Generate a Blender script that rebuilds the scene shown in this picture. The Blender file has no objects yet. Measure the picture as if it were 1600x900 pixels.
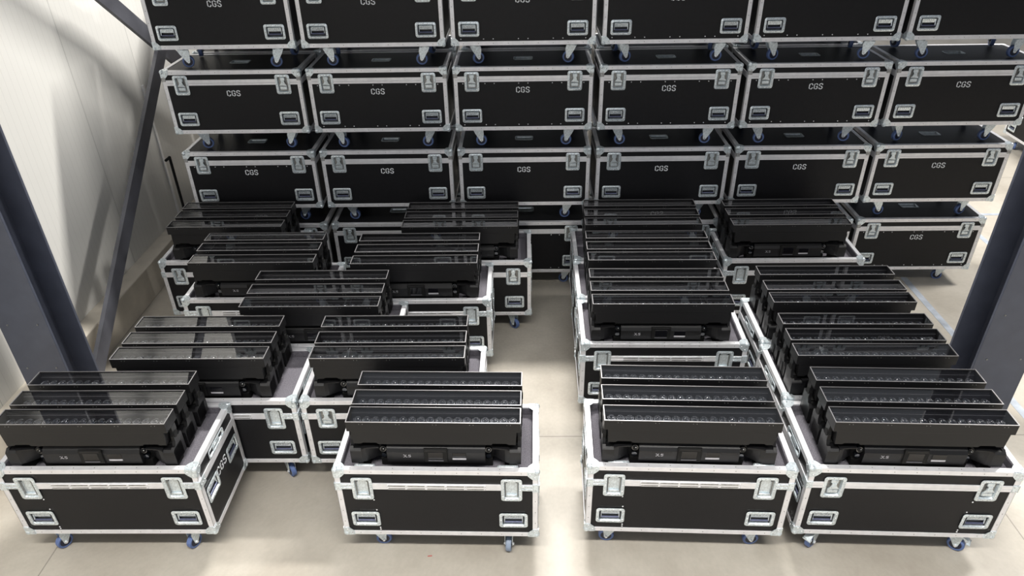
import bpy, bmesh, math, random
from mathutils import Vector, Matrix
random.seed(7)
C = bpy.context.scene.collection
sc = bpy.context.scene
PI = math.pi

# ---------------------------------------------------------------- camera
cam_d = bpy.data.cameras.new('camera')
cam_d.sensor_width = 36.0
cam_d.lens = 36.0 * 1119.3 / 1600.0
cam = bpy.data.objects.new('camera', cam_d)
C.objects.link(cam)
pitch, yaw, roll = 0.5547, -0.02, -0.0177
cp, sp = math.cos(pitch), math.sin(pitch)
fwd = Vector((math.sin(yaw) * cp, math.cos(yaw) * cp, -sp))
rt = Vector((math.cos(yaw), -math.sin(yaw), 0))
up = rt.cross(fwd)
r2 = math.cos(roll) * rt + math.sin(roll) * up
u2 = -math.sin(roll) * rt + math.cos(roll) * up
R = Matrix((r2, u2, -fwd)).transposed()
cam.matrix_world = Matrix.Translation((-0.6428, -6.1584, 3.7767)) @ R.to_4x4()
cam_d.clip_end = 200
sc.camera = cam

# ---------------------------------------------------------------- light
world = bpy.data.worlds.new('world')
sc.world = world
world.use_nodes = True
wb = world.node_tree.nodes['Background']
wb.inputs[0].default_value = (0.84, 0.90, 1.0, 1)
wb.inputs[1].default_value = 0.21
sc.view_settings.view_transform = 'Standard'
sc.view_settings.look = 'None'
sc.view_settings.gamma = 1
sc.view_settings.use_curve_mapping = False
sc.view_settings.exposure = 0.28


def area(name, loc, sx, sy, power, col=(1, 0.97, 0.92)):
    d = bpy.data.lights.new(name, 'AREA')
    d.shape = 'RECTANGLE'
    d.size, d.size_y = sx, sy
    d.energy = power
    d.color = col
    o = bpy.data.objects.new(name, d)
    C.objects.link(o)
    o.location = loc
    return o


area('hall_lamp', (-0.3, 2.1, 7.6), 3.2, 0.35, 1000)
front_lamp = area('hall_lamp', (-0.3, -6.4, 7.8), 8.0, 0.5, 340)
front_lamp.data.spread = math.radians(100)
area('hall_lamp', (7.0, 0.5, 7.6), 2.5, 1.2, 650)
front_fill = area('low_front_fill', (-0.6, -10.5, 3.0), 5.0, 3.0, 70, (1, 0.98, 0.95))  # added fill light without a real source, brightens the near case fronts
front_fill.rotation_euler = (math.radians(82), 0, 0)

FZ = -0.038            # floor level
CW, CD, CH = 1.2, 0.59, 0.5576   # flight case
CB = 0.14              # underside of a case body on the floor
PX, PZ = 1.2567, 0.7357


# ---------------------------------------------------------------- materials
def mat(name, col, rough=0.5, metal=0.0, noise=0.0, scale=20.0, bump=0.0, bscale=None, spec=0.5, coat=0.0):
    m = bpy.data.materials.new(name)
    m.use_nodes = True
    nt = m.node_tree
    b = nt.nodes['Principled BSDF']
    b.inputs['Base Color'].default_value = (*col, 1)
    b.inputs['Roughness'].default_value = rough
    b.inputs['Metallic'].default_value = metal
    b.inputs['Specular IOR Level'].default_value = spec
    if coat:
        b.inputs['Coat Weight'].default_value = coat
    tc = nt.nodes.new('ShaderNodeTexCoord')
    if noise:
        n = nt.nodes.new('ShaderNodeTexNoise')
        n.inputs['Scale'].default_value = scale
        n.inputs['Detail'].default_value = 4
        nt.links.new(tc.outputs['Object'], n.inputs['Vector'])
        r = nt.nodes.new('ShaderNodeMapRange')
        r.inputs[1].default_value = 0.3
        r.inputs[2].default_value = 0.7
        r.inputs[3].default_value = 1 - noise
        r.inputs[4].default_value = 1 + noise
        nt.links.new(n.outputs[0], r.inputs[0])
        v = nt.nodes.new('ShaderNodeVectorMath')
        v.operation = 'SCALE'
        v.inputs[0].default_value = col
        nt.links.new(r.outputs[0], v.inputs['Scale'])
        nt.links.new(v.outputs[0], b.inputs['Base Color'])
    if bump:
        n2 = nt.nodes.new('ShaderNodeTexNoise')
        n2.inputs['Scale'].default_value = bscale or scale
        n2.inputs['Detail'].default_value = 3
        nt.links.new(tc.outputs['Object'], n2.inputs['Vector'])
        bp = nt.nodes.new('ShaderNodeBump')
        bp.inputs['Strength'].default_value = bump
        bp.inputs['Distance'].default_value = 0.01
        nt.links.new(n2.outputs[0], bp.inputs['Height'])
        nt.links.new(bp.outputs[0], b.inputs['Normal'])
    return m


M_LAM = mat('black_laminate', (0.0082, 0.0082, 0.0098), 0.42, spec=0.26, noise=0.10, scale=30, bump=0.15, bscale=250)
M_ALU = mat('aluminium', (0.84, 0.84, 0.87), 0.36, 0.40, noise=0.06, scale=18)
M_ZINC = mat('zinc_plate', (0.70, 0.77, 0.81), 0.28, 0.55, noise=0.20, scale=90, bump=0.06, bscale=60)
M_ZDARK = mat('dark_steel', (0.30, 0.30, 0.29), 0.42, 0.7, noise=0.3, scale=60)
M_RIVET = mat('rivet_steel', (0.85, 0.87, 0.9), 0.25, 0.6)
M_DARK = mat('handle_dark', (0.008, 0.009, 0.016), 0.4)
M_BAR = mat('handle_bar', (0.09, 0.10, 0.17), 0.3, 0.3)
M_FOAM = mat('felt_liner', (0.17, 0.162, 0.185), 0.95, noise=0.35, scale=160, bump=0.5, bscale=220, spec=0.1)
M_INNER = mat('inner_wall', (0.012, 0.012, 0.013), 0.7)
M_TYRE = mat('blue_tyre', (0.10, 0.155, 0.34), 0.5, noise=0.1)
M_GTYRE = mat('grey_tyre', (0.22, 0.27, 0.36), 0.5, noise=0.1)
M_HUB = mat('black_hub', (0.01, 0.012, 0.03), 0.4)
M_PAINT = mat('white_stencil_paint', (0.80, 0.82, 0.85), 0.6, noise=0.08, scale=60)
M_BODY = mat('black_powder_coat', (0.0085, 0.0085, 0.0095), 0.42, spec=0.32, noise=0.08, scale=60, bump=0.08, bscale=400)
M_MATTE = mat('matte_black', (0.006, 0.006, 0.006), 0.65, spec=0.25)
M_TRAY = mat('satin_black_tray', (0.011, 0.011, 0.0125), 0.30, spec=0.35)
M_EDGE = mat('bare_edge_and_highlight', (0.42, 0.41, 0.42), 0.32, 0.75)
M_SCREEN = mat('screen_glass', (0.006, 0.006, 0.008), 0.08)
M_BADGE = mat('grey_badge', (0.10, 0.10, 0.115), 0.35)
M_MARK = mat('pale_mark', (0.45, 0.44, 0.47), 0.5)
M_COLUMN = mat('slate_blue_paint', (0.078, 0.086, 0.116), 0.38, noise=0.12, scale=6, bump=0.03, bscale=30)
M_BRACE = mat('slate_grey_paint', (0.082, 0.084, 0.100), 0.34, noise=0.25, scale=4)
M_CHROME = mat('lens_ring', (0.75, 0.77, 0.8), 0.12, 1.0)
M_LENS = mat('lens', (0.01, 0.012, 0.016), 0.04, spec=0.9, coat=0.5)
M_CONCRETE = mat('kerb_concrete', (0.58, 0.53, 0.45), 0.8, noise=0.12, scale=5, bump=0.15, bscale=40)
M_TAPE = mat('blue_tape', (0.36, 0.395, 0.45), 0.6, noise=0.25, scale=9)
M_RED = mat('red_mark', (0.45, 0.12, 0.10), 0.7)


def glass_mat():
    m = bpy.data.materials.new('window_glass')
    m.use_nodes = True
    nt = m.node_tree
    for n in list(nt.nodes):
        nt.nodes.remove(n)
    o = nt.nodes.new('ShaderNodeOutputMaterial')
    mx = nt.nodes.new('ShaderNodeMixShader')
    t = nt.nodes.new('ShaderNodeBsdfTransparent')
    t.inputs[0].default_value = (0.93, 0.93, 0.94, 1)
    g = nt.nodes.new('ShaderNodeBsdfGlossy')
    g.inputs['Roughness'].default_value = 0.004
    f = nt.nodes.new('ShaderNodeFresnel')
    f.inputs['IOR'].default_value = 2.0
    ge = nt.nodes.new('ShaderNodeNewGeometry')      # only the outer face of the pane reflects
    k = nt.nodes.new('ShaderNodeMath')
    k.operation = 'SUBTRACT'
    k.inputs[0].default_value = 1.0
    nt.links.new(ge.outputs['Backfacing'], k.inputs[1])
    k2 = nt.nodes.new('ShaderNodeMath')
    k2.operation = 'MULTIPLY'
    nt.links.new(k.outputs[0], k2.inputs[0])
    nt.links.new(f.outputs[0], k2.inputs[1])
    nt.links.new(k2.outputs[0], mx.inputs[0])
    nt.links.new(t.outputs[0], mx.inputs[1])
    nt.links.new(g.outputs[0], mx.inputs[2])
    nt.links.new(mx.outputs[0], o.inputs[0])
    return m


M_GLASS = glass_mat()


def math_node(nt, op, a, b=None, c=None):
    n = nt.nodes.new('ShaderNodeMath')
    n.operation = op
    for i, v in enumerate((a, b, c)):
        if v is None:
            continue
        if isinstance(v, (int, float)):
            n.inputs[i].default_value = v
        else:
            nt.links.new(v, n.inputs[i])
    return n.outputs[0]


def floor_mat():
    m = bpy.data.materials.new('polished_concrete')
    m.use_nodes = True
    nt = m.node_tree
    b = nt.nodes['Principled BSDF']
    tc = nt.nodes.new('ShaderNodeTexCoord')
    n = nt.nodes.new('ShaderNodeTexNoise')
    n.inputs['Scale'].default_value = 1.4
    n.inputs['Detail'].default_value = 8
    n.inputs['Roughness'].default_value = 0.62
    nt.links.new(tc.outputs['Object'], n.inputs['Vector'])
    n3 = nt.nodes.new('ShaderNodeTexNoise')
    n3.inputs['Scale'].default_value = 45
    n3.inputs['Detail'].default_value = 3
    nt.links.new(tc.outputs['Object'], n3.inputs['Vector'])
    cr = nt.nodes.new('ShaderNodeValToRGB')
    cr.color_ramp.elements[0].position = 0.30
    cr.color_ramp.elements[0].color = (0.36, 0.325, 0.275, 1)
    cr.color_ramp.elements[1].position = 0.68
    cr.color_ramp.elements[1].color = (0.50, 0.465, 0.405, 1)
    nt.links.new(n.outputs[0], cr.inputs[0])
    s = nt.nodes.new('ShaderNodeSeparateXYZ')
    nt.links.new(tc.outputs['Object'], s.inputs[0])
    # saw-cut joints
    dy = math_node(nt, 'ABSOLUTE', math_node(nt, 'SUBTRACT', math_node(nt, 'PINGPONG', math_node(nt, 'ADD', s.outputs[1], 2.14), 2.4), 0.0))
    jy = math_node(nt, 'LESS_THAN', dy, 0.0045)
    dx = math_node(nt, 'PINGPONG', math_node(nt, 'SUBTRACT', s.outputs[0], 2.53), 3.1)
    jx = math_node(nt, 'MULTIPLY', math_node(nt, 'LESS_THAN', dx, 0.004), math_node(nt, 'LESS_THAN', s.outputs[1], -2.14))
    j = math_node(nt, 'MAXIMUM', jy, jx)
    fine = math_node(nt, 'MULTIPLY_ADD', n3.outputs[0], 0.16, 0.92)
    k = math_node(nt, 'MULTIPLY', fine, math_node(nt, 'MULTIPLY_ADD', j, -0.42, 1.0))
    v = nt.nodes.new('ShaderNodeVectorMath')
    v.operation = 'SCALE'
    nt.links.new(cr.outputs[0], v.inputs[0])
    nt.links.new(k, v.inputs['Scale'])
    nt.links.new(v.outputs[0], b.inputs['Base Color'])
    b.inputs['Roughness'].default_value = 0.42
    b.inputs['Specular IOR Level'].default_value = 0.35
    return m


def wall_mat():
    m = bpy.data.materials.new('white_wall_panel')
    m.use_nodes = True
    nt = m.node_tree
    b = nt.nodes['Principled BSDF']
    tc = nt.nodes.new('ShaderNodeTexCoord')
    s = nt.nodes.new('ShaderNodeSeparateXYZ')
    nt.links.new(tc.outputs['Object'], s.inputs[0])
    g = math_node(nt, 'PINGPONG', s.outputs[1], 0.035)       # fine grooves
    g1 = math_node(nt, 'LESS_THAN', g, 0.0022)
    p = math_node(nt, 'PINGPONG', math_node(nt, 'ADD', s.outputs[1], 1.08), 0.535)   # panel joints
    p1 = math_node(nt, 'LESS_THAN', p, 0.004)
    k = math_node(nt, 'MULTIPLY', math_node(nt, 'MULTIPLY_ADD', g1, -0.10, 1.0), math_node(nt, 'MULTIPLY_ADD', p1, -0.30, 1.0))
    n = nt.nodes.new('ShaderNodeTexNoise')
    n.inputs['Scale'].default_value = 2.0
    nt.links.new(tc.outputs['Object'], n.inputs['Vector'])
    k = math_node(nt, 'MULTIPLY', k, math_node(nt, 'MULTIPLY_ADD', n.outputs[0], 0.06, 0.97))
    v = nt.nodes.new('ShaderNodeVectorMath')
    v.operation = 'SCALE'
    v.inputs[0].default_value = (0.74, 0.73, 0.695)
    nt.links.new(k, v.inputs['Scale'])
    nt.links.new(v.outputs[0], b.inputs['Base Color'])
    b.inputs['Roughness'].default_value = 0.32
    bp = nt.nodes.new('ShaderNodeBump')
    bp.inputs['Strength'].default_value = 0.3
    bp.inputs['Distance'].default_value = 0.004
    nt.links.new(math_node(nt, 'SUBTRACT', 1.0, math_node(nt, 'MAXIMUM', g1, p1)), bp.inputs['Height'])
    nt.links.new(bp.outputs[0], b.inputs['Normal'])
    return m


# ---------------------------------------------------------------- mesh helper
class MB:
    def __init__(self):
        self.v, self.f, self.m, self.mats = [], [], [], []

    def mi(self, m):
        if m not in self.mats:
            self.mats.append(m)
        return self.mats.index(m)

    def add(self, vs, fs, m):
        o = len(self.v)
        k = self.mi(m)
        self.v += [tuple(p) for p in vs]
        for f in fs:
            self.f.append(tuple(i + o for i in f))
            self.m.append(k)
        return self

    def box(self, x0, x1, y0, y1, z0, z1, m, c=0.0):
        bm = bmesh.new()
        vs = [bm.verts.new((x, y, z)) for x in (x0, x1) for y in (y0, y1) for z in (z0, z1)]
        for f in ((0, 1, 3, 2), (4, 6, 7, 5), (0, 4, 5, 1), (2, 3, 7, 6), (0, 2, 6, 4), (1, 5, 7, 3)):
            bm.faces.new([vs[i] for i in f])
        if c:
            bmesh.ops.bevel(bm, geom=bm.edges[:], offset=c, segments=1, affect='EDGES')
        bm.verts.index_update()
        self.add([v.co[:] for v in bm.verts], [[v.index for v in f.verts] for f in bm.faces], m)
        bm.free()
        return self

    def prism(self, pts, axis, a, b, m):
        """polygon pts (2-D) swept along axis ('x','y','z') from a to b"""
        def P(p, t):
            return {'x': (t, p[0], p[1]), 'y': (p[0], t, p[1]), 'z': (p[0], p[1], t)}[axis]
        n = len(pts)
        vs = [P(p, a) for p in pts] + [P(p, b) for p in pts]
        fs = [list(range(n)), list(range(2 * n - 1, n - 1, -1))]
        fs += [(i, i + n, (i + 1) % n + n, (i + 1) % n) for i in range(n)]
        return self.add(vs, fs, m)

    def cyl(self, p, q, r, m, n=14, r2=None):
        p, q = Vector(p), Vector(q)
        d = (q - p).normalized()
        a = d.orthogonal().normalized()
        b = d.cross(a)
        r2 = r if r2 is None else r2
        vs = [p + (a * math.cos(2 * PI * i / n) + b * math.sin(2 * PI * i / n)) * r for i in range(n)]
        vs += [q + (a * math.cos(2 * PI * i / n) + b * math.sin(2 * PI * i / n)) * r2 for i in range(n)]
        fs = [(i, (i + 1) % n, (i + 1) % n + n, i + n) for i in range(n)] + [list(range(n - 1, -1, -1)), list(range(n, 2 * n))]
        return self.add(vs, fs, m)

    def ball(self, c, r, m, nu=12, nv=8, half=None, sc_=(1, 1, 1)):
        vs, fs = [], []
        v0 = 0
        for j in range(nv + 1):
            t = PI * j / nv
            for i in range(nu):
                a = 2 * PI * i / nu
                vs.append((c[0] + r * sc_[0] * math.sin(t) * math.cos(a), c[1] + r * sc_[1] * math.sin(t) * math.sin(a), c[2] + r * sc_[2] * math.cos(t)))
        for j in range(nv):
            for i in range(nu):
                fs.append((j * nu + i, j * nu + (i + 1) % nu, (j + 1) * nu + (i + 1) % nu, (j + 1) * nu + i))
        return self.add(vs, fs, m)

    def loops(self, rings, m, close_last=False, close_first=False):
        n = len(rings[0])
        vs = [p for r in rings for p in r]
        fs = []
        for k in range(len(rings) - 1):
            for i in range(n):
                fs.append((k * n + i, k * n + (i + 1) % n, (k + 1) * n + (i + 1) % n, (k + 1) * n + i))
        if close_last:
            fs.append([(len(rings) - 1) * n + i for i in range(n)])
        if close_first:
            fs.append([i for i in range(n - 1, -1, -1)])
        return self.add(vs, fs, m)

    def mesh(self, name, smooth=False):
        me = bpy.data.meshes.new(name)
        me.from_pydata(self.v, [], self.f)
        for m in self.mats:
            me.materials.append(m)
        me.polygons.foreach_set('material_index', self.m)
        bm = bmesh.new()
        bm.from_mesh(me)
        bmesh.ops.remove_doubles(bm, verts=bm.verts, dist=1e-6)
        bmesh.ops.recalc_face_normals(bm, faces=bm.faces)
        if smooth:
            for f in bm.faces:
                f.smooth = True
            for e in bm.edges:
                if len(e.link_faces) == 2 and e.calc_face_angle(0) > 0.7:
                    e.smooth = False
        bm.to_mesh(me)
        bm.free()
        return me


def obj(name, me, parent=None, loc=(0, 0, 0), rot=(0, 0, 0)):
    o = bpy.data.objects.new(name, me)
    C.objects.link(o)
    o.location = loc
    o.rotation_euler = rot
    o.parent = parent
    return o


def thing(name, label, cat, loc=(0, 0, 0), rz=0.0, group=None, data=None):
    o = bpy.data.objects.new(name, data)
    if data is None:
        o.empty_display_size = 0.1
    C.objects.link(o)
    o.location = loc
    o.rotation_euler = (0, 0, rz)
    o['label'] = label
    o['category'] = cat
    if group:
        o['group'] = group
    return o


def struct(name, mb):
    o = obj(name, mb.mesh(name))
    o['kind'] = 'structure'
    return o


# ---------------------------------------------------------------- setting
fl = MB()
fl.box(-4.7, 16, -9, 14, FZ - 0.2, FZ, floor_mat())
struct('floor', fl)
WX = -4.51
w = MB()
w.box(WX - 0.2, WX, -9, 14, FZ - 0.2, 9.0, wall_mat())
struct('wall_left', w)
kb = MB()
kb.box(WX, -4.342, -9, 14, FZ, 0.30, M_CONCRETE, 0.006)
struct('baseboard_left', kb)
tr = MB()
tr.box(WX, WX + 0.012, 1.05, 1.085, 0.30, 1.75, M_ALU)
struct('trim_1', tr)

# H-section steel columns: front flange, back flange, web
def h_column(x0, x1, y0, y1, label):
    t = thing('steel_column', label, 'column', ((x0 + x1) / 2, (y0 + y1) / 2, FZ), 0, None)
    hx, hy = (x1 - x0) / 2, (y1 - y0) / 2
    m = MB()
    top = 8.9 - FZ
    m.box(-hx, hx, -hy, -hy + 0.022, 0.02, top, M_COLUMN, 0.002)
    m.box(-hx, hx, hy - 0.022, hy, 0.02, top, M_COLUMN, 0.002)
    m.box(-0.007, 0.007, -hy + 0.022, hy - 0.022, 0.02, top, M_COLUMN)
    obj('shaft', m.mesh('shaft'), t)
    b = MB()
    b.box(-hx, hx, -hy - 0.03, hy + 0.03, 0, 0.02, M_COLUMN, 0.003)
    for sx in (-1, 1):
        for sy in (-1, 1):
            b.cyl((sx * hx * 0.6, sy * (hy + 0.012), 0.02), (sx * hx * 0.6, sy * (hy + 0.012), 0.05), 0.013, M_ZDARK, 6)
    obj('base_plate', b.mesh('base_plate'), t)
    bo = MB()
    for z in (0.62, 1.0):
        for sx in (-1, 1):
            bo.cyl((sx * hx * 0.62, -hy, z), (sx * hx * 0.62, -hy - 0.006, z), 0.006, M_ZDARK, 8)
    obj('bolt_heads', bo.mesh('bolt_heads'), t)
    return t


h_column(-4.335, -3.99, -2.06, -1.74, 'dark blue steel H column standing against the white wall at left')
h_column(2.60, 2.985, -2.02, -1.70, 'dark blue steel H column standing on open floor at right')
h_column(-4.335, -3.99, 3.75, 4.07, 'dark blue steel column hidden behind the left end of the case stack')


def brace(y0, z0, y1, z1, label, x=-4.17, wd=0.15, th=0.035):
    p, q = Vector((0, y0, z0)), Vector((0, y1, z1))
    d = (q - p).normalized()
    n = Vector((0, -d.z, d.y))
    a = wd / 2
    pts = [p + n * a, q + n * a, q - n * a, p - n * a]
    m = MB()
    m.prism([(v.y - y0, v.z - z0) for v in pts], 'x', -th / 2, th / 2, M_BRACE)
    me = m.mesh('diagonal_brace')
    return thing('diagonal_brace', label, 'brace', (x, y0, z0), 0, None, me)


brace(-1.66, 0.03, 3.70, 4.29, 'grey flat steel brace rising from the left column base behind the cases')
brace(3.72, 0.12, -1.72, 4.26, 'dark flat steel brace sloping down behind the top left stacked case', x=-4.215)

# hooked black bar by the wall
hk = MB()
hk.cyl((0, 0, 0), (0, 0, 1.30), 0.013, M_MATTE)
hk.cyl((0, 0, 1.30), (0, -0.085, 1.30), 0.013, M_MATTE)
hk.ball((0, 0, 1.30), 0.013, M_MATTE)
hk.cyl((0, 0, 0), (0, 0, 0.01), 0.06, M_MATTE, 20)
thing('hooked_bar', 'thin black upright bar with a bent top between wall and stack', 'bar', (-4.05, 0.335, FZ), 0, None, hk.mesh('hooked_bar'))


def tape(x0, x1, y0, y1, label):
    m = MB()
    m.box(-(x1 - x0) / 2, (x1 - x0) / 2, -(y1 - y0) / 2, (y1 - y0) / 2, 0, 0.0012, M_TAPE)
    thing('floor_tape', label, 'tape', ((x0 + x1) / 2, (y0 + y1) / 2, FZ + 0.0005), 0, None, m.mesh('floor_tape'))


tape(3.19, 3.255, -3.4, 0.15, 'long faded blue tape line on the floor beside the right column')
tape(4.44, 4.50, 0.55, 1.2, 'short blue tape mark running away behind the right end of the stack')
tape(4.75, 5.35, 1.55, 1.60, 'short blue tape mark lying crosswise on the far floor at right')
sp_ = MB()
sp_.box(-0.014, 0.014, -0.004, 0.004, 0, 0.001, M_RED)
thing('floor_mark', 'tiny red mark on the concrete in front of the aisle case', 'mark', (-1.25, -3.19 - 0.02, FZ + 0.0005), 0.1, None, sp_.mesh('floor_mark'))


# ---------------------------------------------------------------- flight case hardware
def rrect(w_, h_, r, n=4):
    pts = []
    for cx, cz, a0 in ((w_ / 2 - r, h_ / 2 - r, 0), (-w_ / 2 + r, h_ / 2 - r, 90), (-w_ / 2 + r, -h_ / 2 + r, 180), (w_ / 2 - r, -h_ / 2 + r, 270)):
        for i in range(n + 1):
            a = math.radians(a0 + 90 * i / n)
            pts.append((cx + r * math.cos(a), cz + r * math.sin(a)))
    return pts


def dish(w_, h_, bw, dep, mt=None, rv=True):
    """pressed dish in the XZ plane, front towards -Y, outer ring, walls, floor"""
    mt = mt or M_ZINC
    m = MB()
    P = lambda w2, h2, r, y: [(x, y, z) for x, z in rrect(w2, h2, r)]
    m.loops([P(w_, h_, 0.018, 0.0), P(w_, h_, 0.018, -0.003), P(w_ - 0.006, h_ - 0.006, 0.016, -0.0045), P(w_ - 2 * bw + 0.006, h_ - 2 * bw + 0.006, 0.011, -0.0045),
             P(w_ - 2 * bw, h_ - 2 * bw, 0.009, -0.001), P(w_ - 2 * bw - 0.008, h_ - 2 * bw - 0.008, 0.006, dep)], mt, close_last=True)
    if rv:
        nx, nz = 4, 3
        rx, rz = w_ / 2 - bw / 2, h_ / 2 - bw / 2
        pts = [(-rx + 2 * rx * (i + 0.5) / nx, s * rz) for i in range(nx) for s in (-1, 1)] + [(s * rx, -rz + 2 * rz * (i + 0.5) / nz) for i in range(nz) for s in (-1, 1)]
        for x, z in pts:
            m.ball((x, -0.0045, z), 0.0042, M_RIVET, 6, 4, sc_=(1, 0.6, 1))
    return m


# latch with a butterfly twist (front of a case)
lm = dish(0.126, 0.168, 0.021, 0.015)
lm.box(-0.038, 0.038, 0.0135, 0.0146, -0.058, 0.058, M_ZDARK)  # darker floor colour stands in for the shadow inside the dish
ME_LATCH_A = lm.mesh('latch', True)
tw = MB()
tw.box(-0.030, 0.030, -0.002, 0.011, -0.050, -0.022, M_ZINC, 0.003)
tw.box(-0.020, 0.020, -0.003, 0.011, 0.028, 0.056, M_ZINC, 0.003)
tw.prism([(-0.034, -0.016), (0.034, -0.012), (0.016, 0.006), (0.012, 0.030), (-0.012, 0.030), (-0.018, 0.004)], 'y', -0.006, -0.001, M_ZINC)
tw.cyl((0, 0.010, 0.002), (0, -0.009, 0.002), 0.012, M_ZINC, 12)
ME_TWIST = tw.mesh('butterfly_twist', True)
# plain recessed plate (back of a case)
lm = dish(0.124, 0.180, 0.021, 0.013)
lm.box(-0.036, 0.036, 0.002, 0.013, -0.064, -0.046, M_ZINC, 0.003)
for s in (-1, 1):
    lm.box(*sorted((s * 0.0335, s * 0.0365)), 0.0, 0.0129, -0.058, 0.060, M_ZDARK)  # dark lines down both sides of the recess
    lm.ball((s * 0.028, 0.011, 0.052), 0.004, M_DARK, 6, 4)
ME_LATCH_B = lm.mesh('recessed_plate', True)
# carrying handle
hm = dish(0.172, 0.122, 0.020, 0.030)
for s in (-1, 1):
    hm.box(*sorted((s * 0.0575, s * 0.0615)), 0.0, 0.028, -0.034, 0.034, M_DARK)  # dark strips along both inner edges of the dish
ME_HANDLE = hm.mesh('handle', True)
gm = MB()
gm.cyl((-0.053, 0.006, -0.020), (0.053, 0.006, -0.020), 0.0065, M_BAR, 12)
gm.box(-0.056, 0.056, 0.022, 0.0285, -0.037, -0.002, M_DARK)  # dark back panel, reads as a slot below the flap
for s in (-1, 1):
    gm.cyl((s * 0.056, 0.006, -0.020), (s * 0.056, 0.010, 0.030), 0.0045, M_ZINC, 8)
gm.prism([(0.004, 0.032), (0.008, 0.032), (0.014, 0.002), (0.010, 0.002)], 'x', -0.055, 0.055, M_ZINC)
for i in range(5):
    gm.ball((-0.036 + i * 0.018, 0.005, 0.024), 0.0035, M_RIVET, 6, 4)
ME_GRIP = gm.mesh('grip', True)
# side latch: long slim dish
sm = dish(0.24, 0.062, 0.013, 0.010)
sm.box(-0.05, 0.05, -0.004, 0.009, -0.014, 0.012, M_ZINC, 0.003)
ME_SIDE_LATCH = sm.mesh('latch', True)
# shallow dish on the lid
ld = dish(0.17, 0.10, 0.010, 0.010, M_ZINC, False)
ME_LIDDISH = ld.mesh('lid_dish', True)


def corner_mesh(sx, sy, sz):
    """three lobed plates and a ball, corner point at origin, case extends to -s*"""
    m = MB()
    t = 0.0035
    pts = [(0.0, 0.0), (0.060, 0.0), (0.066, 0.010), (0.062, 0.034), (0.050, 0.048), (0.034, 0.062), (0.010, 0.066), (0.0, 0.060)]
    m.prism([(-sx * a, -sz * b) for a, b in pts], 'y', sy * 0.0, sy * t, M_ZINC)
    m.prism([(-sy * a, -sz * b) for a, b in pts], 'x', sx * 0.0, sx * t, M_ZINC)
    if sz > 0:
        m.prism([(-sx * a, -sy * b) for a, b in pts], 'z', sz * 0.0, sz * t, M_ZINC)
    m.ball((-sx * 0.011, -sy * 0.011, -sz * 0.011), 0.0205, M_ZINC, 14, 10)
    for a, b in ((0.050, 0.022), (0.022, 0.050)):
        m.ball((-sx * a, sy * t, -sz * b), 0.0045, M_RIVET, 6, 4, sc_=(1, 0.6, 1))
        m.ball((sx * t, -sy * a, -sz * b), 0.0045, M_RIVET, 6, 4, sc_=(0.6, 1, 1))
        if sz > 0:
            m.ball((-sx * a, -sy * b, sz * t), 0.0045, M_RIVET, 6, 4, sc_=(1, 1, 0.6))
    return m.mesh('ball_corner', True)


ME_CORNER = {(a, b, c): corner_mesh(a, b, c) for a in (-1, 1) for b in (-1, 1) for c in (-1, 1)}

# castor: origin at top plate
cm = MB()
cm.box(-0.052, 0.052, -0.043, 0.043, -0.004, 0.0, M_ZINC, 0.001)
cm.cyl((0, 0, -0.004), (0, 0, -0.022), 0.030, M_ZINC, 18)
cm.cyl((0, 0, -0.022), (0, 0, -0.030), 0.036, M_ZINC, 18)
for s in (-1, 1):
    cm.prism([(-0.036, -0.028), (0.050, -0.028), (0.057, -0.060), (0.048, -0.132), (0.035, -0.141), (0.022, -0.130), (-0.022, -0.058)], 'x', s * 0.0215, s * 0.0245, M_ZINC)
    cm.cyl((s * 0.0245, 0.035, -0.128), (s * 0.032, 0.035, -0.128), 0.009, M_RIVET, 6)
cm.cyl((-0.030, 0.035, -0.128), (0.030, 0.035, -0.128), 0.0055, M_ZINC, 8)
ME_CASTOR = cm.mesh('castor', True)


def wheel_mesh(tm):
    m = MB()
    n = 28
    prof = [(-0.016, 0.030), (-0.0175, 0.044), (-0.012, 0.0495), (0.012, 0.0495), (0.0175, 0.044), (0.016, 0.030)]
    rings = [[(x, r * math.cos(2 * PI * i / n), r * math.sin(2 * PI * i / n)) for i in range(n)] for x, r in prof]
    m.loops(rings, tm)
    for s in (-1, 1):
        m.cyl((0, 0, 0), (s * 0.0165, 0, 0), 0.0345, M_HUB, 24)
        m.cyl((0, 0, 0), (s * 0.0195, 0, 0), 0.012, M_HUB, 14)
    return m.mesh('wheel', True)


ME_WHEEL = wheel_mesh(M_TYRE)
ME_WHEELG = wheel_mesh(M_GTYRE)
bk = MB()
bk.prism([(0.02, -0.030), (0.075, -0.046), (0.100, -0.075), (0.092, -0.080), (0.066, -0.058), (0.02, -0.044)], 'x', -0.022, 0.022, M_ZINC)
bk.box(-0.027, 0.027, 0.082, 0.104, -0.086, -0.074, M_ZINC, 0.002)
ME_BRAKE = bk.mesh('brake_pedal', True)


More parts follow.
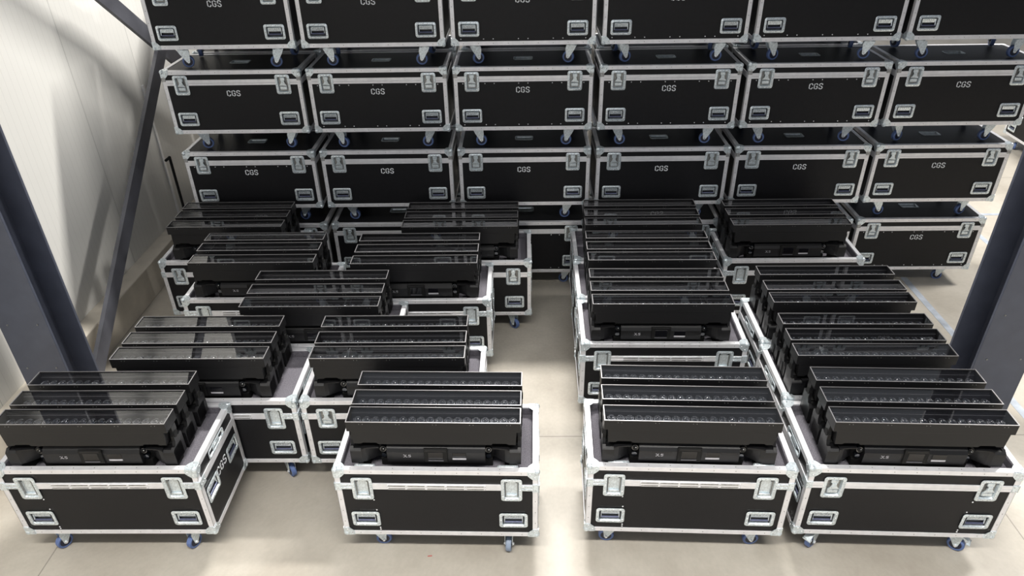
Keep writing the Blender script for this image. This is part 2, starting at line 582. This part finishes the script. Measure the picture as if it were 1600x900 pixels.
# ---- stencil lettering C G S
def glyph_strokes(ch):
    if ch == 'C':
        return [[(0.60, 0.66), (0.60, 0.82), (0.46, 0.94), (0.30, 0.94)], [(0.20, 0.93), (0.08, 0.80), (0.08, 0.20), (0.20, 0.07)], [(0.30, 0.06), (0.46, 0.06), (0.60, 0.18), (0.60, 0.34)]]
    if ch == 'G':
        return [[(0.60, 0.70), (0.60, 0.82), (0.46, 0.94), (0.30, 0.94)], [(0.20, 0.93), (0.08, 0.80), (0.08, 0.20), (0.20, 0.07)], [(0.30, 0.06), (0.46, 0.06), (0.60, 0.18), (0.60, 0.46), (0.38, 0.46)]]
    if ch == 'S':
        return [[(0.60, 0.72), (0.60, 0.84), (0.46, 0.94), (0.22, 0.94), (0.08, 0.82), (0.08, 0.66), (0.20, 0.56)], [(0.30, 0.51), (0.48, 0.46), (0.60, 0.34), (0.60, 0.18), (0.46, 0.06), (0.22, 0.06), (0.08, 0.16), (0.08, 0.28)]]
    if ch == 'X':
        return [[(-0.15, 0.95), (0.12, 0.95), (0.62, 0.05), (0.95, 0.05)], [(-0.15, 0.05), (0.12, 0.05), (0.62, 0.95), (0.72, 0.95)]]
    if ch == '5':
        return [[(0.95, 0.95), (0.35, 0.95), (0.30, 0.55), (0.80, 0.55), (0.90, 0.30), (0.75, 0.05), (0.28, 0.05)]]


def text_mesh(txt, h, m, name, wd=0.155, adv=0.84, asp=1.0):
    mb = MB()
    x0 = -len(txt) * adv * h * asp / 2
    for k, ch in enumerate(txt):
        for st in glyph_strokes(ch):
            n = len(st)
            L, Rr = [], []
            for i, (x, z) in enumerate(st):
                p = Vector((x, z))
                d1 = (p - Vector(st[i - 1])).normalized() if i else None
                d2 = (Vector(st[i + 1]) - p).normalized() if i < n - 1 else None
                d = (d1 + d2).normalized() if d1 and d2 else (d1 or d2)
                sc_ = 1.0 if not (d1 and d2) else 1 / max(0.5, d.dot(d2))
                nn = Vector((-d.y, d.x)) * wd / 2 * sc_
                L.append(p + nn)
                Rr.append(p - nn)
            vs = []
            for y in (0.0, -0.0012):
                for a, b in zip(L, Rr):
                    for q in (a, b):
                        vs.append((x0 + (k * adv + q.x) * h * asp, y, (q.y - 0.5) * h))
            fs = []
            o = 2 * n
            for i in range(n - 1):
                a = 2 * i
                fs += [(o + a, o + a + 2, o + a + 3, o + a + 1), (a, o + a, o + a + 2, a + 2), (a + 1, a + 3, o + a + 3, o + a + 1)]
            fs += [(0, 1, o + 1, o), (o - 2, o - 1, 2 * o - 1, 2 * o - 2)]
            mb.add(vs, fs, m)
    return mb.mesh(name)


ME_CGS = text_mesh('CGS', 0.050, M_PAINT, 'lettering', 0.15)
ME_CGS_BIG = text_mesh('CGS', 0.063, M_PAINT, 'lettering', 0.13)
ME_X5 = text_mesh('X5', 0.018, M_MARK, 'emblem', 0.11, 0.95, 1.2)


# ---- case shells
def holed(m, x0, x1, z0, z1, holes, P, mt):
    """rectangle with rectangular holes; P maps (x,z) to 3-D"""
    xs = sorted({x0, x1} | {v for h in holes for v in (h[0], h[1])})
    zs = sorted({z0, z1} | {v for h in holes for v in (h[2], h[3])})
    for i in range(len(xs) - 1):
        for j in range(len(zs) - 1):
            cx, cz = (xs[i] + xs[i + 1]) / 2, (zs[j] + zs[j + 1]) / 2
            if any(h[0] < cx < h[1] and h[2] < cz < h[3] for h in holes):
                continue
            m.add([P(xs[i], zs[j]), P(xs[i + 1], zs[j]), P(xs[i + 1], zs[j + 1]), P(xs[i], zs[j + 1])], [(0, 1, 2, 3)], mt)


HX, LZ0 = CW / 2, 0
FR = 0.034
LATX, HANX = 0.442, 0.450
SIDE_Y = (0.128, 0.462)


def spec(kind):
    strip = 0.044 if kind == 'closed' else 0.075
    band = (CH - FR - strip - 0.048, CH - FR - strip)
    if kind == 'closed':
        latz, hz = CH - 0.124, CH - 0.424
    elif kind == 'front':
        latz, hz = CH - 0.150, CH - 0.413
    else:
        latz, hz = CH - 0.152, CH - 0.413
    return band, latz, hz


def shell(kind):
    band, latz, hz = spec(kind)
    lh = 0.168 if kind != 'back' else 0.180
    lw = 0.126 if kind != 'back' else 0.124
    m = MB()
    y = 0.004
    fr_h = [(s * LATX - lw / 2 + 0.018, s * LATX + lw / 2 - 0.018, latz - lh / 2 + 0.018, latz + lh / 2 - 0.018) for s in (-1, 1)]
    fr_h += [(s * HANX - 0.069, s * HANX + 0.069, hz - 0.043, hz + 0.043) for s in (-1, 1)]
    holed(m, -HX + 0.004, HX - 0.004, 0.004, CH - 0.006, fr_h, lambda a, b: (a, y, b), M_LAM)
    # sides
    for s in (-1, 1):
        hs = []
        if kind != 'closed':
            hs = [(yy - 0.069, yy + 0.069, 0.215 + 0.02, 0.30 + 0.021) for yy in SIDE_Y]
        holed(m, 0.004, CD - 0.004, 0.004, CH - 0.006, hs, lambda a, b: (s * (HX - 0.004), a, b), M_LAM)
        if kind != 'closed':
            m.box(s * (HX - 0.034) - 0.003, s * (HX - 0.034) + 0.003, 0.02, CD - 0.02, 0.02, CH - 0.013, M_FOAM)
    m.add([(-HX + .004, CD - .004, .004), (HX - .004, CD - .004, .004), (HX - .004, CD - .004, CH - .006), (-HX + .004, CD - .004, CH - .006)], [(0, 1, 2, 3)], M_LAM)
    m.add([(-HX + .004, .004, .004), (HX - .004, .004, .004), (HX - .004, CD - .004, .004), (-HX + .004, CD - .004, .004)], [(0, 1, 2, 3)], M_LAM)
    if kind == 'closed':
        holed(m, -HX + .004, HX - .004, .004, CD - .004, [(-0.075, 0.075, 0.255, 0.335)], lambda a, b: (a, b, CH - 0.003), M_LAM)
    else:
        for yy in (0.034, CD - 0.034):
            m.box(-HX + 0.03, HX - 0.03, yy - 0.002, yy + 0.002, 0.02, CH - 0.013, M_FOAM)
    return m.mesh('body_panels')


def frame(kind):
    band, latz, hz = spec(kind)
    lw = 0.126 if kind != 'back' else 0.124
    m = MB()
    c = 0.003
    T = 0.030
    # verticals: L section
    for sx in (-1, 1):
        for yy, sy in ((0, 1), (CD, -1)):
            a, b = sorted((sx * HX, sx * (HX - FR)))
            p, q = sorted((yy, yy + sy * 0.004))
            m.box(a, b, p, q, 0.01, CH - 0.01, M_ALU, 0.001)
            a, b = sorted((sx * HX, sx * (HX - 0.004)))
            p, q = sorted((yy, yy + sy * FR))
            m.box(a, b, p, q, 0.01, CH - 0.01, M_ALU, 0.001)
    # horizontals at bottom and top
    for z0, z1 in ((0, FR), (CH - FR, CH)):
        for yy, sy in ((0, 1), (CD, -1)):
            p, q = sorted((yy, yy + sy * 0.0045))
            m.box(-HX + 0.01, HX - 0.01, p, q, z0, z1, M_ALU, 0.001)
        for sx in (-1, 1):
            a, b = sorted((sx * HX, sx * (HX - 0.0045)))
            m.box(a, b, 0.01, CD - 0.01, z0, z1, M_ALU, 0.001)
    # top faces of the upper edges
    zt0, zt1 = CH - 0.004, CH
    if kind != 'closed':
        zt0 = CH - 0.012
    m.box(-HX + 0.006, HX - 0.006, 0.0015, FR, zt0, zt1, M_ALU, 0.001)
    m.box(-HX + 0.006, HX - 0.006, CD - FR, CD - 0.0015, zt0, zt1, M_ALU, 0.001)
    for s in (-1, 1):
        a, b = sorted((s * (HX - 0.0015), s * (HX - FR)))
        m.box(a, b, FR - 0.004, CD - FR + 0.004, zt0, zt1, M_ALU, 0.001)
    # closing band, broken at the latches
    segs = [(-HX + 0.01, -LATX - lw / 2 + 0.014), (-LATX + lw / 2 - 0.014, LATX - lw / 2 + 0.014), (LATX + lw / 2 - 0.014, HX - 0.01)]
    b0, b1 = band
    mid = b0 + 0.40 * (b1 - b0)
    for x0, x1 in segs:
        m.box(x0, x1, -0.0015, 0.005, b0, mid, M_ALU, 0.001)
        m.box(x0, x1, -0.0025, 0.005, mid + 0.0015, b1, M_ALU, 0.001)
    m.box(-HX + 0.01, HX - 0.01, CD - 0.005, CD + 0.0015, b0, b1, M_ALU, 0.001)
    for s in (-1, 1):
        a, b = sorted((s * (HX + 0.0015), s * (HX - 0.005)))
        m.box(a, b, 0.01, CD - 0.01, b0, b1, M_ALU, 0.001)
    # pop rivets along the edges
    for i in range(9):
        x = -0.5 + i * 0.125
        for z in (FR / 2, CH - FR / 2):
            m.ball((x, 0.0, z), 0.0032, M_ZDARK, 6, 4, sc_=(1, 0.5, 1))
        if kind != 'closed':
            m.ball((x, 0.017, CH), 0.0032, M_ZDARK, 6, 4, sc_=(1, 1, 0.5))
    for i in range(4):
        z = 0.12 + i * 0.095
        for s in (-1, 1):
            m.ball((s * (HX - FR / 2), 0.0, z), 0.0032, M_ZDARK, 6, 4, sc_=(1, 0.5, 1))
    return m.mesh('aluminium_frame')


ME_SHELL = {k: shell(k) for k in ('closed', 'front', 'back')}
ME_FRAME = {k: frame(k) for k in ('closed', 'front', 'back')}


def bracket_mesh(kind, side):
    band, _, _ = spec(kind)
    m = MB()
    for s in (side,):
        if kind == 'closed':
            a, b = sorted((s * (HX + 0.002), s * (HX - 0.034)))
            m.box(a, b, -0.004, 0.0, band[1] - 0.012, CH - 0.056, M_ZDARK, 0.001)
            for z in (band[1] - 0.002, CH - 0.066):
                m.ball((s * (HX - 0.010), -0.004, z), 0.0045, M_RIVET, 6, 4)
                m.ball((s * (HX - 0.026), -0.004, z), 0.0045, M_RIVET, 6, 4)
        elif kind == 'back':
            a, b = sorted((s * (HX + 0.004), s * (LATX + 0.055)))
            zc = (band[0] + band[1]) / 2
            m.box(a, b, -0.0055, 0.0, zc + 0.004, zc + 0.021, M_ZINC, 0.001)
            m.box(a, b, -0.0055, 0.0, zc - 0.021, zc - 0.004, M_ZINC, 0.001)
            m.box(*sorted((s * (HX + 0.006), s * (HX - 0.036))), -0.0065, 0.0, zc - 0.030, zc + 0.030, M_ZINC, 0.001)
            m.box(*sorted((s * (HX + 0.006), s * HX)), -0.0065, 0.07, zc - 0.030, zc + 0.030, M_ZINC, 0.001)
            for i in range(4):
                for dz in (-0.012, 0.012):
                    m.ball((s * (HX - 0.012 - i * 0.025), -0.006, zc + dz), 0.0036, M_RIVET, 6, 4)
            for i in range(3):
                m.ball((s * (HX + 0.006), 0.012 + i * 0.022, zc), 0.004, M_RIVET, 6, 4)
        else:
            zc = (band[0] + band[1]) / 2
            m.box(*sorted((s * (HX + 0.004), s * (HX - 0.034))), -0.005, 0.0, zc - 0.024, zc + 0.030, M_ZINC, 0.001)
            m.box(*sorted((s * (HX + 0.005), s * HX)), -0.005, 0.06, zc - 0.024, zc + 0.030, M_ZINC, 0.001)
            for dx in (0.010, 0.024):
                for dz in (-0.014, 0.016):
                    m.ball((s * (HX - dx), -0.005, zc + dz), 0.0040, M_RIVET, 6, 4)
    return m.mesh('edge_bracket', True)


ME_BRACKET = {(k, s): bracket_mesh(k, s) for k in ('closed', 'front', 'back') for s in (-1, 1)}

# slotted hinge strip in the band of the back side
hs = MB()
band, _, _ = spec('back')
hs.box(-0.29, 0.29, -0.006, -0.002, band[0] + 0.004, band[1] - 0.004, M_ALU, 0.001)
for r_ in (0, 1):
    z = band[0] + 0.014 + r_ * 0.021
    for i in range(5):
        x = -0.285 + i * 0.116
        hs.box(x, x + 0.100, -0.0075, -0.005, z - 0.0032, z + 0.0032, M_ZDARK)
    for i in range(6):
        hs.ball((-0.287 + i * 0.115, -0.007, z), 0.004, M_RIVET, 6, 4)
ME_HINGE = hs.mesh('hinge_strip', True)

# felt block
fo = MB()
FOZ = 0.64 - CB
fo.box(-HX + 0.0375, HX - 0.0375, 0.0365, CD - 0.0365, FOZ - 0.12, FOZ, M_FOAM, 0.002)
ME_FELT = fo.mesh('felt_liner')
lh = MB()
lh.box(-0.062, 0.062, 0, 0.024, -0.055, 0.058, M_ZINC, 0.006)
for x in (-0.045, 0.045):
    lh.ball((x, 0.012, 0.058), 0.006, M_RIVET, 6, 4)
ME_LHOUSE = lh.mesh('latch_housing', True)


def rivets_mesh(kind):
    m = MB()
    pts = []
    if kind == 'rows':
        xs = [-0.52, -0.33, -0.25, -0.04, 0.04, 0.25, 0.33, 0.52]
        pts = [(x, CH - 0.141) for x in xs] + [(x, 0.052) for x in xs]
    elif kind == 'top':
        xs = [-0.52, -0.33, -0.25, -0.04, 0.04, 0.25, 0.33, 0.52]
        pts = [(x, CH - 0.141) for x in xs]
    elif kind == 'left':
        pts = [(-0.385, CH - 0.252), (-0.378, CH - 0.338), (-0.372, 0.062), (-0.372, 0.046)]
    elif kind == 'right':
        pts = [(0.385, CH - 0.252), (0.378, CH - 0.338), (0.372, 0.062), (0.372, 0.046)]
    for x, z in pts:
        m.ball((x, 0.003, z), 0.0052, M_RIVET, 8, 5, sc_=(1, 0.6, 1))
    return m.mesh('rivets', True)


ME_RIV = {k: rivets_mesh(k) for k in ('rows', 'top', 'left', 'right')}


def make_case(kind, x, y, z, rz, label, group, rivets=None, cgs=False, brake=False, swivels=None, grey=None, sides=True, housings=False, top=True):
    t = thing('flight_case', label, 'flight case', (x, y, z), rz, group)
    band, latz, hz = spec(kind)
    obj('body_panels', ME_SHELL[kind], t)
    obj('aluminium_frame', ME_FRAME[kind], t)
    for s in (-1, 1):
        obj('edge_bracket', ME_BRACKET[(kind, s)], t)
    for sx in (-1, 1):
        for sy in (-1, 1):
            for sz in (-1, 1):
                if kind == 'closed' and sy > 0:
                    continue
                obj('ball_corner', ME_CORNER[(sx, sy, sz)], t, (sx * HX, CD if sy > 0 else 0, CH if sz > 0 else 0))
    for s in (-1, 1):
        if kind == 'back':
            obj('recessed_plate', ME_LATCH_B, t, (s * LATX, 0, latz))
        else:
            l = obj('latch', ME_LATCH_A, t, (s * LATX, 0, latz))
            k = obj('butterfly_twist', ME_TWIST, l, (0, 0, 0.004))
            if random.random() < 0.5:
                k.scale = (-1, 1, 1)
        h = obj('handle', ME_HANDLE, t, (s * HANX, 0, hz))
        obj('grip', ME_GRIP, h)
        if kind != 'closed' and sides:
            for yy in SIDE_Y:
                h = obj('handle', ME_HANDLE, t, (s * HX, yy, 0.278), (0, 0, s * PI / 2))
                obj('grip', ME_GRIP, h)
            obj('latch', ME_SIDE_LATCH, t, (s * (HX + 0.001), CD / 2, (band[1] + CH - FR) / 2), (0, 0, s * PI / 2))
            if cgs == 'side':
                obj('lettering', ME_CGS_BIG, t, (s * (HX - 0.0035), CD / 2, 0.300), (0, 0, s * PI / 2))
            if housings:
                obj('latch_housing', ME_LHOUSE, t, (s * LATX * 0.95, 0.036, FOZ - 0.01 + 0.006))
    if kind == 'back':
        obj('hinge_strip', ME_HINGE, t)
    if kind == 'closed':
        if top:
            obj('lid_dish', ME_LIDDISH, t, (0, 0.295, CH - 0.0025), (-PI / 2, 0, 0))
    else:
        obj('felt_liner', ME_FELT, t)
    if cgs is True:
        obj('lettering', ME_CGS, t, (0, 0.0035, CH - 0.197))
    if rivets:
        obj('rivets', ME_RIV[rivets], t)
    n = 0
    for cy in ((0.085, CD - 0.085) if kind != 'closed' else (0.115, CD - 0.115)):
        for s in (-1, 1):
            a = swivels[n] if swivels and n < len(swivels) else random.uniform(-PI, PI)
            c = obj('castor', ME_CASTOR, t, (s * 0.42, cy, 0), (0, 0, a))
            wg = grey is not None and n in grey
            obj('wheel', ME_WHEELG if wg else ME_WHEEL, c, (0, 0.035, -0.128))
            if brake and n < 2:
                obj('brake_pedal', ME_BRAKE, c)
            n += 1
    return t


# ---------------------------------------------------------------- LED bar light
FW = 0.4975
fz1 = 0.37


def fixture_meshes():
    d = {}
    # head: flange tray + tapered lower body with notched lower edge
    m = MB()
    ft, fb, dp, wl = fz1, 0.300, 0.132, 0.007
    m.box(-FW, FW, 0, wl, fb, ft, M_BODY, 0.0012)
    m.box(-FW, FW, dp - wl, dp, fb, ft, M_BODY, 0.0012)
    for s in (-1, 1):
        a, b = sorted((s * FW, s * (FW - wl)))
        m.box(a, b, wl * 0.5, dp - wl * 0.5, fb, ft, M_BODY, 0.0012)
    m.box(-FW + 0.003, FW - 0.003, 0.003, dp - 0.003, fb, fb + 0.008, M_TRAY)
    # inner slopes of the tray
    m.prism([(wl, 0.322), (wl, 0.308), (wl + 0.022, 0.308)], 'x', -FW + wl, FW - wl, M_TRAY)
    m.prism([(dp - wl, 0.346), (dp - wl, 0.308), (dp - wl - 0.024, 0.308)], 'x', -FW + wl, FW - wl, M_TRAY)
    m.box(-FW + wl, FW - wl, dp - wl - 0.009, dp - wl - 0.0075, 0.336, 0.338, M_EDGE)  # pale strip stands in for the highlight along the tray seam
    # lower body
    for y0, y1 in ((0.002, dp - 0.002),):
        pts = [(-0.474, 0.300), (-0.468, 0.205), (-0.425, 0.205), (-0.417, 0.213), (-0.335, 0.213), (-0.327, 0.203),
               (0.327, 0.203), (0.335, 0.213), (0.417, 0.213), (0.425, 0.205), (0.468, 0.205), (0.474, 0.300)]
        m.prism(pts, 'y', y0, y1, M_BODY)
    # screws along the flange
    for i in range(5):
        x = -0.42 + i * 0.21
        m.ball((x, -0.0002, 0.356), 0.0022, M_ZDARK, 6, 4)
        m.ball((x + 0.02, -0.0002, 0.356), 0.0022, M_ZDARK, 6, 4)
    d['head'] = m.mesh('head', False)
    # bare metal rim
    m = MB()
    e, z0, z1 = 0.0045, fz1 - 0.0005, fz1 + 0.0015
    m.box(-FW, FW, 0.0, e, z0, z1, M_EDGE)
    m.box(-FW, FW, dp - e * 0.5, dp, z0, z1, M_EDGE)
    m.box(-FW, -FW + e, e, dp - e, z0, z1, M_EDGE)
    m.box(FW - e, FW, e, dp - e, z0, z1, M_EDGE)
    d['rim'] = m.mesh('rim')
    m = MB()
    m.box(-FW + wl, FW - wl, wl, dp - wl, fz1 - 0.006, fz1 - 0.004, M_GLASS)
    d['glass'] = m.mesh('glass')
    m = MB()
    n, k = 18, 6
    for r0, rr, zz, mt in ((0.0215, 0.0028, 0.006, M_CHROME), (0.0135, 0.0016, 0.011, M_CHROME)):
        rings = []
        for j in range(k + 1):
            t = 2 * PI * j / k
            rings.append([((r0 + rr * math.cos(t)) * math.cos(2 * PI * i / n), (r0 + rr * math.cos(t)) * math.sin(2 * PI * i / n), zz + rr * math.sin(t)) for i in range(n)])
        m.loops(rings, mt)
    m.ball((0, 0, 0.0), 0.0175, M_LENS, 14, 8, sc_=(1, 1, 0.8))
    d['lens'] = m.mesh('lens', True)
    # base
    m = MB()
    m.box(-0.478, 0.478, 0.055, 0.126, 0.060, 0.170, M_MATTE, 0.002)
    m.prism([(0.002, 0.062), (0.0, 0.140), (0.012, 0.160), (0.034, 0.176), (0.126, 0.182), (0.126, 0.060), (0.02, 0.058)], 'x', -0.285, 0.290, M_BODY)
    for s in (-1, 1):
        # end block
        m.prism([(-0.004, 0.058), (-0.004, 0.150), (0.010, 0.162), (0.10, 0.162), (0.10, 0.058)], 'x', *sorted((s * 0.4975, s * 0.430)), M_BODY)
        # sweep from the end block to the recess
        z0, z1 = 0.066, 0.165
        plan = [(0.432, -0.004), (0.405, 0.004), (0.372, 0.028), (0.350, 0.046), (0.335, 0.056), (0.335, 0.10), (0.432, 0.10)]
        m.prism([(s * a, b) for a, b in plan], 'z', z0, z1, M_BODY)
        m.prism([(s * a, b) for a, b in [(0.330, 0.010), (0.372, 0.008), (0.432, 0.0), (0.432, 0.09), (0.330, 0.09)]], 'z', 0.163, 0.170, M_BODY)
        # feet
        m.box(*sorted((s * 0.47, s * 0.40)), 0.03, 0.12, 0.0, 0.062, M_MATTE, 0.002)
    m.box(-0.33, 0.33, 0.035, 0.12, 0.006, 0.062, M_MATTE, 0.002)
    d['base'] = m.mesh('base')
    # end arm
    m = MB()
    pts = [(0.0, 0.06), (0.0, 0.155), (0.020, 0.170), (0.034, 0.168), (0.046, 0.196), (0.044, 0.232), (0.052, 0.255), (0.050, 0.298), (0.098, 0.298), (0.100, 0.250),
           (0.092, 0.240), (0.092, 0.205), (0.118, 0.214), (0.130, 0.200), (0.130, 0.06)]
    m.prism(pts, 'x', 0.0, 0.019, M_BODY)
    m.cyl((-0.004, 0.070, 0.235), (0.0, 0.070, 0.235), 0.022, M_MATTE, 18)
    d['arm'] = m.mesh('arm')
    m = MB()
    m.box(-0.066, 0.072, -0.008, 0.010, 0.070, 0.172, M_MATTE, 0.003)
    m.prism([(-0.060, 0.156), (0.066, 0.156), (0.058, 0.168), (-0.052, 0.168)], 'y', -0.0095, -0.007, M_BODY)
    m.box(-0.042, 0.046, -0.0098, -0.007, 0.098, 0.152, M_SCREEN, 0.001)
    m.box(-0.042, 0.046, -0.0100, -0.007, 0.083, 0.089, M_BADGE)
    d['screen'] = m.mesh('screen')
    m = MB()
    m.box(0.098, 0.178, -0.0018, 0.004, 0.100, 0.140, M_SCREEN, 0.001)
    m.box(0.098, 0.178, -0.0022, 0.004, 0.086, 0.098, M_MARK, 0.001)
    d['label_plate'] = m.mesh('label_plate')
    m = MB()
    m.cyl((0, 0.056, 0.030), (0, 0.020, 0.034), 0.019, M_LENS, 16)
    m.cyl((0, 0.020, 0.034), (0, 0.014, 0.035), 0.013, M_MATTE, 16)
    m.cyl((0, 0.056, -0.018), (0, 0.024, -0.018), 0.015, M_LENS, 16)
    m.ball((0.004, 0.018, 0.040), 0.005, M_CHROME, 6, 5)
    d['connector'] = m.mesh('connector', True)
    return d


FM = fixture_meshes()


def make_fixture(x, y, z, rz, label, group, detail=True):
    t = thing('led_bar_light', label, 'stage light', (x, y, z), rz, group)
    obj('head', FM['head'], t)
    obj('rim', FM['rim'], t)
    obj('glass', FM['glass'], t)
    for i in range(18):
        obj('lens', FM['lens'], t, (-0.4505 + i * 0.053, 0.080, 0.314))
    obj('base', FM['base'], t)
    obj('arm', FM['arm'], t, (-0.4975, 0, 0))
    a = obj('arm', FM['arm'], t, (0.4975, 0, 0))
    a.scale = (-1, 1, 1)
    obj('screen', FM['screen'], t)
    obj('label_plate', FM['label_plate'], t)
    for s in (-1, 1):
        obj('connector', FM['connector'], t, (s * 0.308, 0, 0.112))
    obj('emblem', ME_X5, t, (-0.165, 0.0005, 0.112))
    return t


# ---------------------------------------------------------------- the stack of closed cases
rows = ['bottom', 'second', 'third', 'top']
cols = ['leftmost', 'second', 'third', 'fourth', 'fifth', 'rightmost']
riv = {(1, 2): 'rows', (2, 2): 'rows', (3, 2): 'rows', (4, 2): 'rows', (2, 3): 'rows', (3, 3): 'rows', (4, 3): 'rows',
       (0, 1): 'top', (2, 0): 'rows', (5, 0): 'rows', (3, 0): 'rows'}
off = [0.0, -0.005, -0.0098, -0.0074]
for r in range(4):
    for c in range(6):
        lab = 'closed black flight case, %s column from left, %s layer of the stack' % (cols[c], rows[r])
        a = [random.uniform(0.5, 1.0) * random.choice((-1, 1)) + PI / 2 * 0, random.uniform(0.4, 1.0) * random.choice((-1, 1)), 2.0, -2.0]
        sw = [random.uniform(-1.9, -1.1), random.uniform(1.1, 1.9), 0.3, -0.3]
        make_case('closed', (c - 2.5) * PX + off[r], 0.0 + (0.004 * ((c * 7 + r * 3) % 3 - 1)), CB + r * PZ, 0.0, lab, 'stacked closed flight cases',
                  rivets=riv.get((c, r)), cgs=True, swivels=sw)

# rear rank of the stack, added so the gaps between front cases stay dark
def plain_case(x, y, z, label):
    t = thing('flight_case', label, 'flight case', (x, y, z), 0, 'added closed flight cases in the rear rank')
    obj('body_panels', ME_SHELL['closed'], t)
    obj('aluminium_frame', ME_FRAME['closed'], t)
    for s in (-1, 1):
        obj('ball_corner', ME_CORNER[(s, -1, 1)], t, (s * HX, 0, CH))
        obj('ball_corner', ME_CORNER[(s, -1, -1)], t, (s * HX, 0, 0))
        for cy in (0.115, CD - 0.115):
            c = obj('castor', ME_CASTOR, t, (s * 0.42, cy, 0), (0, 0, random.uniform(-2, 2)))
            obj('wheel', ME_WHEEL, c, (0, 0.035, -0.128))


for r in range(4):
    for c in range(5):
        plain_case((c - 2.5) * PX + 0.02, 0.640, CB + r * PZ, 'closed flight case added unseen in rear rank behind the %s column, %s layer' % (cols[c], rows[r]))

for r in range(4):  # unseen cases added to keep lamp light off the left wall
    for k in (2, 3):
        plain_case(-2.5 * PX + 0.02, 0.640 * k, CB + r * PZ, 'added light-blocking closed flight case at left end, %s rank from the front, %s layer' % (('third', 'fourth')[k - 2], rows[r]))

# far case at the right edge
make_case('closed', 6.26, 3.28, CB, -PI / 2 - 0.03, 'closed black flight case on the far floor behind the right end of the stack',
          None, cgs=True)

# ---------------------------------------------------------------- open cases with bar lights
open_cases = [
    # key, kind, x, y, rz, place phrase, rivets, fixtures x / y
    ('A', 'back', -3.176, -3.180, 0.000, 'front-row case at far left', 'left', [(-3.188, .036), (-3.186, .212), (-3.187, .397)]),
    ('B', 'back', -1.1675, -3.195, -0.018, 'front-row case left of the aisle', 'left', [(-1.167, .062), (-1.167, .215), (-1.165, .392)]),
    ('C', 'back', 0.3219, -3.180, -0.034, 'front-row case right of the aisle', 'left', [(0.300, .040), (0.300, .228), (0.306, .420)]),
    ('D', 'front', 1.6008, -3.203, -0.034, 'front-row case at far right', 'right', [(1.585, .040), (1.592, .222), (1.592, .412)]),
    ('E', 'back', -2.752, -2.575, 0.000, 'second-row case beside the left corner case', None, [(-2.808, .038), (-2.808, .215), (-2.809, .405)]),
    ('F', 'front', -1.520, -2.578, 0.000, 'second-row case left of the aisle', None, [(-1.523, .036), (-1.526, .212), (-1.528, .400)]),
    ('G', 'back', -2.172, -1.972, 0.000, 'third-row case, the only one left of aisle', None, [(-2.177, .042), (-2.177, .224), (-2.177, .420)]),
    ('H', 'back', -1.513, -1.368, 0.000, 'fourth-row case left of the aisle', 'left', [(-1.506, .046), (-1.507, .233), (-1.506, .424)]),
    ('J', 'back', -2.805, -1.335, 0.000, 'fourth-row case near the left wall', None, [(-2.799, .045), (-2.802, .245), (-2.807, .424)]),
    ('I', 'front', -1.180, -0.758, 0.000, 'rearmost case left of the aisle', 'left', [(-1.193, .060), (-1.190, .234), (-1.185, .424)]),
    ('K', 'front', -3.262, -0.715, 0.000, 'rearmost case near the left wall', None, [(-3.231, .050), (-3.235, .245), (-3.242, .424)]),
    ('L', 'back', 0.368, -1.972, -0.014, 'second case right of the aisle', None, [(0.338, .046), (0.338, .226), (0.341, .412)]),
    ('M', 'back', 0.380, -1.352, -0.010, 'third case right of the aisle', None, [(0.357, .055), (0.358, .232), (0.363, .420)]),
    ('N', 'back', 0.398, -0.730, -0.005, 'rearmost case right of the aisle', None, [(0.380, .036), (0.388, .222), (0.396, .415)]),
    ('P', 'front', 1.640, -2.582, -0.015, 'second case in the right column', None, [(1.577, .040), (1.583, .212), (1.586, .395)]),
    ('Q', 'front', 1.668, -1.962, -0.010, 'third case in the right column', None, [(1.610, .036), (1.612, .212), (1.617, .424)]),
    ('R', 'back', 1.690, -0.757, 0.000, 'rearmost case in the right column', None, [(1.630, .040), (1.633, .238), (1.642, .424)]),
]
SW = {'A': [2.6, 2.7, 1, 2], 'B': [-1.45, 3.05, 1, 2], 'C': [1.5, -1.5, 1, 2], 'D': [2.3, -2.2, 2, 2], 'E': [1, -2.4, 1, 2], 'I': [1, -2.3, 1, 2]}
names3 = ['nearest', 'middle', 'farthest']
for key, kind, x, y, rz, ph, rv, fx in open_cases:
    make_case(kind, x, y, CB, rz, 'open lidless black flight case, ' + ph, 'open flight cases on the floor', rivets=rv,
              cgs='side' if key == 'A' else False, brake=(key == 'D'), swivels=SW.get(key), grey=(1,) if key == 'B' else None, housings=(key in 'BC'))
    for i, (fxx, fy) in enumerate(fx):
        fy = min(max(fy, 0.045), 0.424)
        ly = fy
        make_fixture(fxx + math.sin(-rz) * ly, y + fy + math.sin(rz) * (fxx - x), CB + FOZ + 0.0005, rz,
                     'black LED bar light, %s of three in %s' % (names3[i], ph), 'bar lights in the open cases')
